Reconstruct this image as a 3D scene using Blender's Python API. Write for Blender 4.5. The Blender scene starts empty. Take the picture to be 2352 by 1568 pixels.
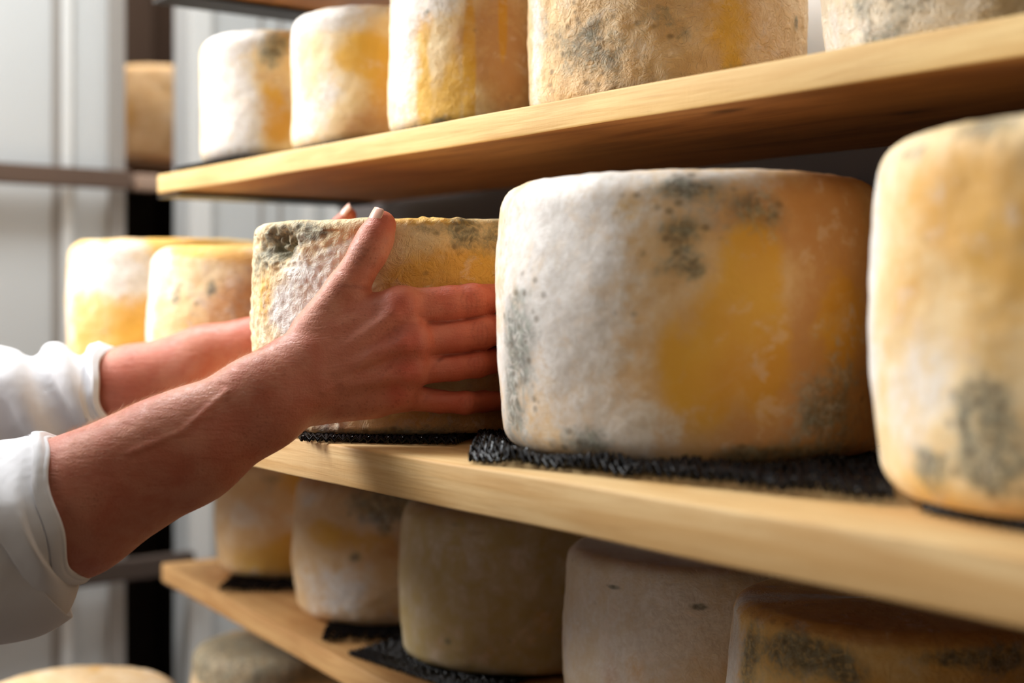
import bpy, bmesh, math, random
import numpy as np
from mathutils import Vector, noise as mnoise

# ------------------------------------------------------------------ camera, world, lights, exposure
SC = bpy.context.scene
C = SC.collection
CZ = 1.30                    # camera height above the floor
KP = 2352 * 50 / 36.0        # focal length in pixels
HOR = 700                    # row of the horizon in the photograph

def at(x, y, d):
    return Vector(((x - 1176) / KP * d, d, CZ + (HOR - y) / KP * d))

cam_d = bpy.data.cameras.new('camera'); cam = bpy.data.objects.new('camera', cam_d); C.objects.link(cam)
cam.location = (0, 0, CZ); cam.rotation_euler = (math.pi / 2, 0, 0)
cam_d.lens = 50; cam_d.sensor_width = 36; cam_d.shift_y = -84 / 2352
cam_d.clip_start = 0.02; cam_d.dof.use_dof = True; cam_d.dof.focus_distance = 1.0; cam_d.dof.aperture_fstop = 3.6
SC.camera = cam
SC.view_settings.view_transform = 'Standard'; SC.view_settings.look = 'None'
SC.view_settings.gamma = 1; SC.view_settings.use_curve_mapping = False
SC.view_settings.exposure = 0.0

w = bpy.data.worlds.new('world'); SC.world = w; w.use_nodes = True
bg = w.node_tree.nodes['Background']; bg.inputs[0].default_value = (1.0, 0.72, 0.5, 1); bg.inputs[1].default_value = 0.024

def area(name, loc, target, sx, sy, power, col):
    l = bpy.data.lights.new(name, 'AREA'); l.shape = 'RECTANGLE'; l.size = sx; l.size_y = sy
    l.energy = power; l.color = col
    o = bpy.data.objects.new(name, l); C.objects.link(o); o.location = loc
    d = Vector(target) - Vector(loc); o.rotation_euler = d.to_track_quat('-Z', 'Y').to_euler()
    return o
# daylight falling in from the doorway at the left, over the worker's shoulder
area('doorway_daylight', (-2.15, 1.5, CZ + 1.02), (0.1, 0.95, CZ), 0.85, 0.85, 78, (1.0, 0.98, 0.96))
# ceiling lamp close to the end wall: washes the wall and rims arms and cheeses from above and behind
area('end_wall_lamp', (-0.75, 1.55, CZ + 1.22), (-0.5, 1.3, CZ - 0.1), 0.4, 0.4, 22, (0.94, 0.98, 1.0))
# weak warm fill, added left behind the camera for fronts and lower row
area('front_fill', (-1.9, -0.35, CZ + 0.35), (0.3, 0.9, CZ - 0.2), 0.9, 0.9, 5.0, (1.0, 0.84, 0.66))

# ------------------------------------------------------------------ helpers
def tag(o, label=None, cat=None, group=None, kind=None):
    if label: o['label'] = label
    if cat: o['category'] = cat
    if group: o['group'] = group
    if kind: o['kind'] = kind
    return o

def empty(name, loc, label, cat, group=None):
    o = bpy.data.objects.new(name, None); C.objects.link(o); o.location = loc; o.empty_display_size = .05
    return tag(o, label, cat, group)

def link(name, me, mat, parent=None, smooth=True):
    o = bpy.data.objects.new(name, me); C.objects.link(o)
    if mat: me.materials.append(mat)
    if smooth:
        for p in me.polygons: p.use_smooth = True
    if parent:
        o.parent = parent
        o.matrix_parent_inverse = parent.matrix_basis.inverted()
    return o

def npmesh(name, V, F, mat, parent=None, smooth=True):
    me = bpy.data.meshes.new(name)
    V = np.asarray(V, dtype=np.float32)
    if isinstance(F, np.ndarray):
        n = F.shape[0]; k = F.shape[1]
        me.vertices.add(len(V)); me.vertices.foreach_set('co', V.ravel())
        me.loops.add(n * k); me.loops.foreach_set('vertex_index', F.astype(np.int32).ravel())
        me.polygons.add(n); me.polygons.foreach_set('loop_start', np.arange(0, n * k, k, dtype=np.int32))
        me.polygons.foreach_set('loop_total', np.full(n, k, dtype=np.int32))
        me.update(calc_edges=True); me.validate()
    else:
        me.from_pydata([tuple(v) for v in V], [], F); me.update()
    return link(name, me, mat, parent, smooth)

def set_attr(o, name, arr):
    a = o.data.color_attributes.new(name, 'FLOAT_COLOR', 'POINT')
    a.data.foreach_set('color', np.asarray(arr, dtype=np.float32).ravel())

def box_bm(bm, lo, hi):
    vs = [bm.verts.new((x, y, z)) for x in (lo[0], hi[0]) for y in (lo[1], hi[1]) for z in (lo[2], hi[2])]
    for f in ((0, 1, 3, 2), (4, 6, 7, 5), (0, 4, 5, 1), (2, 3, 7, 6), (0, 2, 6, 4), (1, 5, 7, 3)):
        bm.faces.new([vs[i] for i in f])
    return vs

def box(name, lo, hi, mat, loc=(0, 0, 0), rz=0, bevel=0.0, seg=2, parent=None):
    bm = bmesh.new(); box_bm(bm, lo, hi)
    bmesh.ops.recalc_face_normals(bm, faces=bm.faces)
    if bevel: bmesh.ops.bevel(bm, geom=list(bm.edges), offset=bevel, segments=seg, profile=.5, affect='EDGES')
    me = bpy.data.meshes.new(name); bm.to_mesh(me); bm.free()
    o = link(name, me, mat, None, False)
    o.location = loc; o.rotation_euler = (0, 0, rz)
    if parent:
        bpy.context.view_layer.update(); o.parent = parent; o.matrix_parent_inverse = parent.matrix_basis.inverted()
    return o

# ------------------------------------------------------------------ materials
def lin(r, g, b):
    f = lambda c: (c / 255 / 12.92) if c / 255 <= .04045 else ((c / 255 + .055) / 1.055) ** 2.4
    return (f(r), f(g), f(b), 1)

class NT:
    def __init__(s, name):
        s.m = bpy.data.materials.new(name); s.m.use_nodes = True; s.t = s.m.node_tree; s.n = s.t.nodes
        s.b = s.n['Principled BSDF']; s.tc = s.n.new('ShaderNodeTexCoord')
    def l(s, a, b): s.t.links.new(a, b)
    def put(s, v, inp):
        if hasattr(v, 'is_linked'): s.l(v, inp)
        else: inp.default_value = v
    def map(s, scale=(1, 1, 1), loc=(0, 0, 0), rot=(0, 0, 0)):
        n = s.n.new('ShaderNodeMapping'); s.l(s.tc.outputs['Object'], n.inputs[0])
        n.inputs['Scale'].default_value = scale; n.inputs['Location'].default_value = loc; n.inputs['Rotation'].default_value = rot
        return n.outputs[0]
    def noise(s, vec, scale, detail=4, rough=.55, dist=0):
        n = s.n.new('ShaderNodeTexNoise'); s.l(vec, n.inputs['Vector'])
        n.inputs['Scale'].default_value = scale; n.inputs['Detail'].default_value = detail
        n.inputs['Roughness'].default_value = rough; n.inputs['Distortion'].default_value = dist
        return n.outputs[0]
    def vor(s, vec, scale, feat='F1'):
        n = s.n.new('ShaderNodeTexVoronoi'); n.feature = feat; s.l(vec, n.inputs['Vector']); n.inputs['Scale'].default_value = scale
        return n.outputs['Distance']
    def ramp(s, v, a, b, lo=0.0, hi=1.0):
        n = s.n.new('ShaderNodeMapRange'); n.interpolation_type = 'SMOOTHSTEP'; s.l(v, n.inputs[0])
        n.inputs[1].default_value = a; n.inputs[2].default_value = b; n.inputs[3].default_value = lo; n.inputs[4].default_value = hi
        return n.outputs[0]
    def math(s, op, a, b=0.0, c=0.0):
        n = s.n.new('ShaderNodeMath'); n.operation = op
        s.put(a, n.inputs[0]); s.put(b, n.inputs[1]); s.put(c, n.inputs[2]); return n.outputs[0]
    def mix(s, f, a, b):
        n = s.n.new('ShaderNodeMix'); n.data_type = 'RGBA'; s.put(f, n.inputs[0]); s.put(a, n.inputs[6]); s.put(b, n.inputs[7]); return n.outputs[2]
    def attr(s, name):
        n = s.n.new('ShaderNodeAttribute'); n.attribute_name = name; return n
    def bump(s, h, strength, dist, prev=None):
        n = s.n.new('ShaderNodeBump'); n.inputs['Strength'].default_value = strength; n.inputs['Distance'].default_value = dist
        s.l(h, n.inputs['Height'])
        if prev: s.l(prev, n.inputs['Normal'])
        return n.outputs[0]
    def done(s, col, rough=.6, normal=None, spec=.5):
        s.put(col, s.b.inputs['Base Color']); s.put(rough, s.b.inputs['Roughness'])
        s.b.inputs['Specular IOR Level'].default_value = spec
        if normal: s.l(normal, s.b.inputs['Normal'])
        return s.m

def plain(name, col, rough=.5, metal=0, nscale=30, amt=.12):
    t = NT(name); v = t.map()
    n = t.noise(v, nscale, 4)
    dark = tuple(c * (1 - amt * 2) for c in col[:3]) + (1,)
    t.b.inputs['Metallic'].default_value = metal
    return t.done(t.mix(n, dark, col), rough, t.bump(n, .15, .001))

def wood_mat(name, c1, c2, c3, seed=0, saw=True):
    t = NT(name)
    v = t.map((1.2, 9, 22), (seed * 3.1, seed * 1.7, seed))
    g = t.noise(v, 3.0, 6, .6, 1.2)
    f = t.noise(t.map((6, 90, 160), (seed, 0, 0)), 3.0, 3, .5)
    big = t.noise(t.map((2, 3, 3), (seed * 2, 0, 0)), 2.5, 3)
    col = t.mix(t.ramp(g, .36, .66), c1, c2)
    col = t.mix(t.math('MULTIPLY', t.ramp(f, .55, .75), .35), col, c3)
    col = t.mix(t.math('MULTIPLY', t.ramp(big, .5, .75), .4), col, c3)
    knot = t.vor(t.map((2.0, 5, 5), (seed * .7, .3, .1)), 2.2)
    col = t.mix(t.ramp(knot, .12, .03, 0, .75), col, tuple(c * .35 for c in c3[:3]) + (1,))
    b = t.bump(f, .35, .0007)
    if saw:
        s_ = t.noise(t.map((420, 8, 60)), 1.0, 2)
        b = t.bump(s_, .22, .0006, b)
    b = t.bump(g, .25, .001, b)
    return t.done(col, .62, b, .3)

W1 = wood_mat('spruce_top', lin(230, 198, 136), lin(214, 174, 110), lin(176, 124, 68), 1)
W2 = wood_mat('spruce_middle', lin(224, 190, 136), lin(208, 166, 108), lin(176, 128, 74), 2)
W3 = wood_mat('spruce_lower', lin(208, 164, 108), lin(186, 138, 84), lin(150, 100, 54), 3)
WU = wood_mat('shaded_underside', lin(170, 118, 66), lin(140, 92, 50), lin(96, 60, 34), 5, False)  # stained wood, darkened further: underside shade put into the colour
WALL = plain('white_wall_panel', lin(214, 216, 216), .5, 0, 3, .03)
TRIM = plain('white_trim', lin(236, 236, 234), .4, 0, 3, .02)
TRIMG = plain('grey_trim', lin(168, 162, 156), .5, 0, 3, .03)
FLOOR = plain('grey_floor', lin(112, 104, 98), .5, 0, 8, .1)
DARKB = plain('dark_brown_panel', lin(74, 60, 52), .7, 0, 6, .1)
RAIL = plain('brown_rail', lin(104, 82, 68), .7, 0, 12, .08)
STEEL = plain('dark_steel', lin(50, 46, 44), .45, .6, 40, .1)

def net_mat():
    t = NT('black_plastic_net'); n = t.noise(t.map(), 160, 3)
    return t.done(t.mix(n, (.002, .002, .003, 1), (.004, .004, .006, 1)), .17, None, .25)
NET = net_mat()

def cheese_mat(i, tone, wr=1.0, mould_bias=0.0):
    """rind: base tans, with yellow / white / mould / orange patches steered by the rind attribute"""
    t = NT('rind_%s' % tone); off = (i * 1.37, i * .71, i * 2.3)
    a = t.attr('rind'); sep = t.n.new('ShaderNodeSeparateColor'); t.l(a.outputs['Color'], sep.inputs[0])
    Y, Wt, M = sep.outputs[0], sep.outputs[1], sep.outputs[2]; O = a.outputs['Alpha']
    v = t.map((1, 1, 1), off)
    nb = t.noise(v, 16, 6, .6, .3); nm = t.noise(v, 48, 6, .65, .25); nf = t.noise(v, 190, 5, .65, .4); nl = t.noise(v, 7, 3)
    pal = {'tan': ((222, 186, 136), (236, 208, 166)), 'cream': ((232, 202, 150), (240, 220, 180)),
           'pale': ((222, 206, 178), (232, 222, 204)), 'gold': ((230, 184, 104), (238, 206, 142)),
           'olive': ((196, 174, 120), (206, 190, 156))}[tone]
    col = t.mix(t.ramp(nm, .35, .65), lin(*pal[0]), lin(*pal[1]))
    def msk(att, k, lo=.38, hi=.62, n1=nb, n2=nm, n3=nf):
        s_ = t.math('ADD', t.math('MULTIPLY', t.math('SUBTRACT', n1, .5), k), t.math('MULTIPLY', t.math('SUBTRACT', n2, .5), k * .8))
        s_ = t.math('ADD', s_, t.math('MULTIPLY', t.math('SUBTRACT', n3, .5), k * .5))
        s_ = t.math('ADD', s_, t.math('MULTIPLY', t.math('SUBTRACT', nl, .5), k * .9))
        return t.ramp(t.math('ADD', att, s_), lo, hi)
    col = t.mix(t.math('MULTIPLY', msk(O, 1.1, .2, .95), .7), col, lin(190, 126, 64))
    ye = t.mix(t.ramp(nl, .35, .65), lin(232, 182, 58), lin(216, 156, 52))
    col = t.mix(t.math('MULTIPLY', msk(Y, 1.1, .22, .88), .86), col, ye)
    wh = t.mix(t.ramp(nf, .35, .65), lin(218, 214, 210), lin(236, 234, 232))
    col = t.mix(t.math('MULTIPLY', msk(Wt, 1.3, .2, .95), .9), col, wh)
    # pinkish cream bloom in irregular small patches
    col = t.mix(t.math('MULTIPLY', t.ramp(nm, .56, .66), .35), col, lin(236, 218, 200))
    mg = t.mix(t.ramp(nf, .38, .62), lin(58, 64, 54), lin(122, 128, 114))
    # tan, yellow and white mottling all over
    col = t.mix(t.math('MULTIPLY', t.ramp(t.noise(t.map((1, 1, 1), off[::-1]), 30, 6, .7, .5), .5, .7), .4), col, lin(*pal[0]))
    nx_ = t.noise(v, 110, 6, .7, 1.5)
    mm = t.math('MULTIPLY', msk(t.math('ADD', M, mould_bias), 1.5, .24, .95), t.ramp(nx_, .34, .56, .45, 1))
    col = t.mix(t.math('MULTIPLY', mm, .8), col, mg)
    # tiny dark specks, denser where there is mould
    sp = t.vor(t.map((1, 1, 1.2), (off[2], off[0], off[1])), 95)
    den = t.ramp(t.math('ADD', t.noise(v, 26, 3), t.math('MULTIPLY', M, .45)), .6, .78)
    col = t.mix(t.math('MULTIPLY', t.math('MULTIPLY', t.ramp(sp, .36, .1), den), .55), col, lin(96, 82, 60))
    # wrinkled rind relief
    r1 = t.noise(v, 70, 5, .6, 2.2); ridge = t.math('ABSOLUTE', t.math('SUBTRACT', r1, .5))
    b = t.bump(t.ramp(ridge, 0, .12), .35 * wr, .0016)
    b = t.bump(nf, .45 * wr, .0012, b); b = t.bump(nm, .4 * wr, .003, b)
    t.b.inputs['Subsurface Weight'].default_value = .06
    t.b.inputs['Subsurface Radius'].default_value = (1, .6, .25); t.b.inputs['Subsurface Scale'].default_value = .006
    return t.done(col, t.ramp(nm, .3, .7, .5, .75), b, .35)

def skin_mat():
    t = NT('skin'); v = t.map()
    a = t.attr('tone'); sep = t.n.new('ShaderNodeSeparateColor'); t.l(a.outputs['Color'], sep.inputs[0])
    n1 = t.noise(v, 38, 5, .6, .4); n2 = t.noise(v, 160, 4, .6); n3 = t.noise(v, 11, 3)
    col = t.mix(t.ramp(n1, .35, .68), lin(206, 138, 112), lin(190, 108, 82))
    col = t.mix(t.math('MULTIPLY', t.ramp(n3, .4, .7), .5), col, lin(198, 112, 92))
    col = t.mix(t.math('MULTIPLY', sep.outputs[0], .75), col, lin(196, 84, 62))
    fr = t.vor(v, 330); frd = t.noise(v, 24, 3)
    col = t.mix(t.math('MULTIPLY', t.math('MULTIPLY', t.ramp(fr, .38, .2), t.ramp(frd, .46, .66)), .3), col, lin(140, 70, 44))
    col = t.mix(t.math('MULTIPLY', sep.outputs[1], .7), col, lin(112, 40, 28))  # dark creases: their shade is painted into the skin colour
    wr = t.noise(t.map((60, 60, 260), rot=(0, .55, 0)), 1.0, 4, .6, .6)
    cells = t.vor(v, 420, 'DISTANCE_TO_EDGE')
    b = t.bump(wr, .55, .0012); b = t.bump(t.ramp(cells, 0, .25), .2, .0004, b); b = t.bump(n2, .3, .0006, b)
    t.b.inputs['Subsurface Weight'].default_value = .12
    t.b.inputs['Subsurface Radius'].default_value = (1, .3, .12); t.b.inputs['Subsurface Scale'].default_value = .007
    return t.done(col, t.ramp(n2, .3, .7, .42, .58), b, .45)
SKIN = skin_mat()
def nail_mat():
    t = NT('nail'); n = t.noise(t.map(), 120, 2)
    return t.done(t.mix(n, lin(226, 170, 150), lin(236, 190, 172)), .25)
NAIL = nail_mat()
NAILTIP = plain('nail_tip', lin(240, 232, 222), .3, 0, 50, .02)
def cloth_mat(name, c, weave=True):
    t = NT(name); v = t.map(); n = t.noise(v, 20, 4)
    wv = t.n.new('ShaderNodeTexWave'); t.l(t.map(rot=(.3, .5, .2)), wv.inputs['Vector']); wv.inputs['Scale'].default_value = 260; wv.inputs['Distortion'].default_value = .6
    b = t.bump(wv.outputs['Fac'], .12, .0004); b = t.bump(t.noise(v, 55, 3), .25, .002, b)
    t.b.inputs['Sheen Weight'].default_value = .15
    return t.done(t.mix(n, tuple(x * .94 for x in c[:3]) + (1,), c), .85, b, .2)
SHIRT = cloth_mat('white_cotton', lin(236, 236, 240))
TROUS = cloth_mat('dark_cotton', lin(46, 48, 56))
HAIR = cloth_mat('brown_hair', lin(78, 52, 34))

# ------------------------------------------------------------------ setting: floor, ceiling, walls
CX, CY = -.315, 2.60                        # corner between end wall and the wall behind the racks
ea = math.atan2(-.64, -.77); ec, es = math.cos(ea), math.sin(ea)
ra = math.atan2(-.804, .595)
def s_of(px):                               # distance along the end wall seen at a column of the photo
    t = (px - 1176) / KP
    return (CX - CY * t) / (-ec + es * t)
def struct(name, *a, **k): return tag(box(name, *a, **k), kind='structure')
struct('floor', (-4, -3, -.1), (4, 4.5, 0), FLOOR)
struct('ceiling', (-4, -3, 2.75), (4, 4.5, 2.85), WALL)
def wall_seg(name, s0, s1, z0, z1, mat, off=0, th=.04):
    # local x along the wall, local y = away from the aisle (behind)
    return struct(name, (s0, -off - th if off >= 0 else -off, z0), (s1, -off, z1), mat, (CX, CY, 0), ea)
sA, sB = s_of(430), s_of(284)
def endbox(name, s0, s1, y0, y1, z0, z1, mat, bevel=0):
    # y0..y1 measured from the wall face into the aisle (negative = behind the face)
    return struct(name, (s0, y0, z0), (s1, y1, z1), mat, (CX, CY, 0), ea, bevel)
endbox('wall_end', -.3, sA, -.05, 0, 0, 2.75, WALL)
endbox('wall_end.001', sB, 1.15, -.05, 0, 0, 2.75, WALL)
n = 0
for px0, px1, th, mat in ((432, 480, .012, TRIM), (596, 602, .002, TRIMG), (640, 646, .002, TRIMG), (690, 722, .006, TRIM), (752, 780, .02, TRIM),
                     (246, 283, .010, TRIMG), (138, 162, .010, TRIM), (118, 137, .004, TRIMG), (-150, -120, .01, TRIM)):
    n += 1
    endbox('trim_%d' % n, s_of(px1), s_of(px0), 0.0005, th, 0, 2.75, mat, .002)
# wall behind the racks
struct('wall_back', (-.3, 0, 0), (4.0, .05, 2.75), WALL, (CX, CY, 0), ra)
_pp = Vector((-.2225, 1.845))
struct('wall_back_panel', (0, 0, CZ + .135), (2.3, .02, CZ + 1.0), WALL, (_pp.x, _pp.y, 0), ra)
struct('wall_back_panel_shade', (0, 0, CZ - .15), (2.3, .02, CZ + .134), plain('shade_back_panel', lin(58, 50, 50), .7, 0, 6, .1), (_pp.x, _pp.y, 0), ra)  # shade on the lower wall, put in as a dark panel
# unseen strip light, added to brighten the white panel behind the top row
area('panel_fill', (.215, 1.165, CZ + .335), (.262, 1.2, CZ + .2), .5, .015, .55, (1, .98, .96))
# dark alcove behind the opening in the end wall
ctr = (sA + sB) / 2
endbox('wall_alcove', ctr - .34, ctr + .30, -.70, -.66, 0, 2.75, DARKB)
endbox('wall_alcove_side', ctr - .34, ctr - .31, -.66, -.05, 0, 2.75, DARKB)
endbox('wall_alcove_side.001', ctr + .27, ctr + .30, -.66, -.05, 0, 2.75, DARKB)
_ap = (CX + ctr * ec + .15 * es, CY + ctr * es - .15 * ec)
area('alcove_fill', (_ap[0], _ap[1], CZ + 1.1), (_ap[0], _ap[1], CZ), .15, .15, 8.0, (1.0, .86, .72))  # unseen fill light, added to lift the dark alcove
def on_end(px, dy, y):      # point in the frame of the end wall
    s = s_of(px); return Vector((CX + s * ec - dy * es, CY + s * es + dy * ec, 0))
def wall_z(px, y):
    s = s_of(px); d = CY + s * es; return CZ + (HOR - y) / KP * d
# rail mounted along the end wall
def rail(label, px0, px1, y, h, mat, cat='rail'):
    zz = wall_z(140, y)
    o = box('wall_rail', (s_of(px1), .024, zz - h), (min(1.14, s_of(px0)), .046, zz), mat, (CX, CY, 0), ea, .003)
    tag(o, label, cat); return o
rail('brown horizontal rail crossing the white end wall level with the upper shelf', -250, 276, 388, .030, RAIL)
rail('dark horizontal rail low on the end wall behind the sleeve', -250, 420, 1292, .034, DARKB)
# little block beside the board end
zz = wall_z(310, 405)
tag(box('rail_bracket', (s_of(338), .02, zz - .026), (s_of(284), .05, zz), plain('pale_metal', lin(188, 158, 138), .4, .2), (CX, CY, 0), ea, .004),
    'small pale bracket between the brown rail and the end of the upper board', 'bracket')
# dark upright bar in the alcove
tag(box('support_bar', (s_of(350), -.16, 0), (s_of(337), -.12, wall_z(343, 400)), plain('rust_steel', lin(58, 26, 18), .6, .3), (CX, CY, 0), ea, .002),
    'thin rust brown upright bar standing inside the dark alcove', 'bar')

# ------------------------------------------------------------------ shelf boards with brackets
def board(label, P0, dirv, length, width, ztop, th, mat, seed):
    """P0: front corner at the far end; dirv: unit direction of the front edge towards the near end"""
    ang = math.atan2(dirv[1], dirv[0])
    bm = bmesh.new()
    N, Mw = 90, 10
    rnd = random.Random(seed)
    top, bot = [], []
    for i in range(N + 1):
        x = length * i / N
        wob = .0012 * mnoise.noise(Vector((x * 5, seed, 0))) + .0006 * mnoise.noise(Vector((x * 23, seed, 4)))
        for lst, z in ((top, 0), (bot, -th)):
            row = []
            for j in range(Mw + 1):
                y = width * j / Mw
                zz = z + .0008 * mnoise.noise(Vector((x * 7, y * 9, seed + z * 40)))
                row.append(bm.verts.new((x, y + (wob if j == 0 else 0), zz)))
            lst.append(row)
    for i in range(N):
        for j in range(Mw):
            bm.faces.new((top[i][j], top[i + 1][j], top[i + 1][j + 1], top[i][j + 1]))
            bm.faces.new((bot[i][j], bot[i][j + 1], bot[i + 1][j + 1], bot[i + 1][j]))
        bm.faces.new((bot[i][0], bot[i + 1][0], top[i + 1][0], top[i][0]))
        bm.faces.new((top[i][Mw], top[i + 1][Mw], bot[i + 1][Mw], bot[i][Mw]))
    for j in range(Mw):
        bm.faces.new((top[0][j], top[0][j + 1], bot[0][j + 1], bot[0][j]))
        bm.faces.new((top[N][j + 1], top[N][j], bot[N][j], bot[N][j + 1]))
    bm.normal_update()
    ed = [e for e in bm.edges if len(e.link_faces) == 2 and e.calc_face_angle(0) > 1.0]
    bmesh.ops.bevel(bm, geom=ed, offset=.0018, segments=3, profile=.5, affect='EDGES')
    me = bpy.data.meshes.new('shelf_board'); bm.to_mesh(me); bm.free()
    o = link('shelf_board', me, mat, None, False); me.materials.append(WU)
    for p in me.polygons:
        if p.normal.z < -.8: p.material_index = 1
    for p in me.polygons: p.use_smooth = True
    o.location = (P0[0], P0[1], CZ + ztop); o.rotation_euler = (0, 0, ang)
    return tag(o, label, 'shelf board', 'wooden shelf boards of the cheese rack')

def bracket(label, P0, dirv, ztop, th, reach, alongs):
    ang = math.atan2(dirv[1], dirv[0])
    e = empty('shelf_bracket', (P0[0], P0[1], CZ + ztop), label, 'bracket', 'steel shelf brackets at the board ends')
    e.rotation_euler = (0, 0, ang)
    for nm, lo, hi in (('arm', (-.0075, .004, -th), (-.0015, reach, -.001)), ('lip', (-.0075, .004, -th - .0045), (.05, reach, -th - .002)),
                       ('wall_plate', (-.04, reach, -th - .0045), (-.008, reach + .005, .05))):
        bm = bmesh.new(); box_bm(bm, lo, hi); bmesh.ops.recalc_face_normals(bm, faces=bm.faces)
        me = bpy.data.meshes.new(nm); bm.to_mesh(me); bm.free()
        o = link(nm, me, STEEL, None, False); o.parent = e
    return e

dT = Vector((.595, -.804)); dM = Vector((.587, -.809)); dL = Vector((.507, -.862))
dT.normalize(); dM.normalize(); dL.normalize()
PT, PM, PL, PB, PU = (-.393, 1.575), (-.705, 1.798), (-.467, 1.895), (-.535, 2.03), (-.405, 1.60)
ZT, ZM, ZL, ZB, ZU = .144, -.098, -.344, -.595, .367
board('pale wooden board carrying the row of cheeses along the top of the photo', PT, dT, 2.1, .27, ZT, .021, W1, 1)
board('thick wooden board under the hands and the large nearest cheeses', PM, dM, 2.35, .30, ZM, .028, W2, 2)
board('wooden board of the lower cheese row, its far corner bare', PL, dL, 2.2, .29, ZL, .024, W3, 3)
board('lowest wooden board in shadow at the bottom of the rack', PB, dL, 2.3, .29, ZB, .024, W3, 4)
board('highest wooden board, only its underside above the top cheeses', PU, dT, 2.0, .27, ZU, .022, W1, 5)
def reach_to_wall(P):       # distance from a board's far corner to the wall plane behind the racks
    nx, ny = -math.sin(ra), math.cos(ra)
    return (CX - P[0]) * nx + (CY - P[1]) * ny - .012
for P, dv, z, th, nm in ((PT, dT, ZT, .021, 'upper'), (PU, dT, ZU, .022, 'highest'), (PM, dM, ZM, .028, 'middle'), (PL, dL, ZL, .024, 'lower'), (PB, dL, ZB, .024, 'lowest')):
    k = .93 if dv is dL else 1.0
    bracket('dark steel bracket at the far end of the %s board' % nm, P, dv, z, th, .25 if dv is dT else reach_to_wall(P) * k, None)

# ------------------------------------------------------------------ mats of black plastic net
def mat_mesh(quad, z, sp=.0062, r=.0013, amp=.0018, lab='', over=None):
    """quad: four xy corners; strands woven in both directions"""
    q = [Vector(p) for p in quad]
    V, F = [], []
    def P(u, v): return (q[0] * (1 - u) + q[1] * u) * (1 - v) + (q[3] * (1 - u) + q[2] * u) * v
    L = (q[1] - q[0]).length; Wd = (q[3] - q[0]).length
    nu, nv = max(6, int(L / sp)), max(6, int(Wd / sp))
    rnd = random.Random(int(z * 1000) + int(L * 1e4))
    def strand(pts):
        b = len(V); k = 5
        for i, p in enumerate(pts):
            a = pts[max(0, i - 1)]; c = pts[min(len(pts) - 1, i + 1)]
            t = (c - a).normalized(); s_ = t.cross(Vector((0, 0, 1))).normalized(); u_ = s_.cross(t)
            for j in range(k):
                th = 2 * math.pi * j / k
                V.append(p + s_ * (r * math.cos(th)) + u_ * (r * math.sin(th)))
        for i in range(len(pts) - 1):
            for j in range(k):
                a = b + i * k + j; c = b + i * k + (j + 1) % k
                F.append((a, c, c + k, a + k))
        F.append(tuple(b + j for j in range(k))); F.append(tuple(b + (len(pts) - 1) * k + j for j in reversed(range(k))))
    def edge_lump(u, v):
        return .0
    zb = z + r + amp
    def lift(xy):               # where no cheese presses it down the net curls up
        if not over: return 0
        d = (xy - Vector(over[0])).length - over[1]
        return max(0, min(1, d / .012)) * .004 * (.75 + .9 * mnoise.noise(Vector((xy.x * 60, xy.y * 60, 1.5))))
    for i in range(nu + 1):
        u = i / nu; pts = []; j0 = rnd.uniform(-.3, .3) / nu
        for j in range(2 * nv + 1):
            v = j / (2 * nv); xy = P(min(1, max(0, u + j0)), v)
            pts.append(Vector((xy.x, xy.y, zb + lift(xy) + (amp + lift(xy) * .3) * math.cos(math.pi * (j + i)))))
        strand(pts)
    for j in range(nv + 1):
        v = j / nv; pts = []; j0 = rnd.uniform(-.3, .3) / nv
        for i in range(2 * nu + 1):
            u = i / (2 * nu); xy = P(u, min(1, max(0, v + j0)))
            pts.append(Vector((xy.x, xy.y, zb + lift(xy) - (amp + lift(xy) * .3) * math.cos(math.pi * (i + j)))))
        strand(pts)
    o = npmesh('plastic_net_mat', [tuple(v) for v in V], F, NET)
    return tag(o, lab, 'mat', 'black plastic net mats under the cheeses')

def mquad(c, r, ang, ex=(1, 1, 1, 1)):
    ux = Vector((math.cos(ang), math.sin(ang))); uy = Vector((-ux.y, ux.x)); c = Vector(c)
    return [c - ux * r * ex[0] - uy * r * ex[1], c + ux * r * ex[2] - uy * r * ex[1], c + ux * r * ex[2] + uy * r * ex[3], c - ux * r * ex[0] + uy * r * ex[3]]

pc = Vector((-.69, 2.75, 0)); pz = CZ + .258
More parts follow.
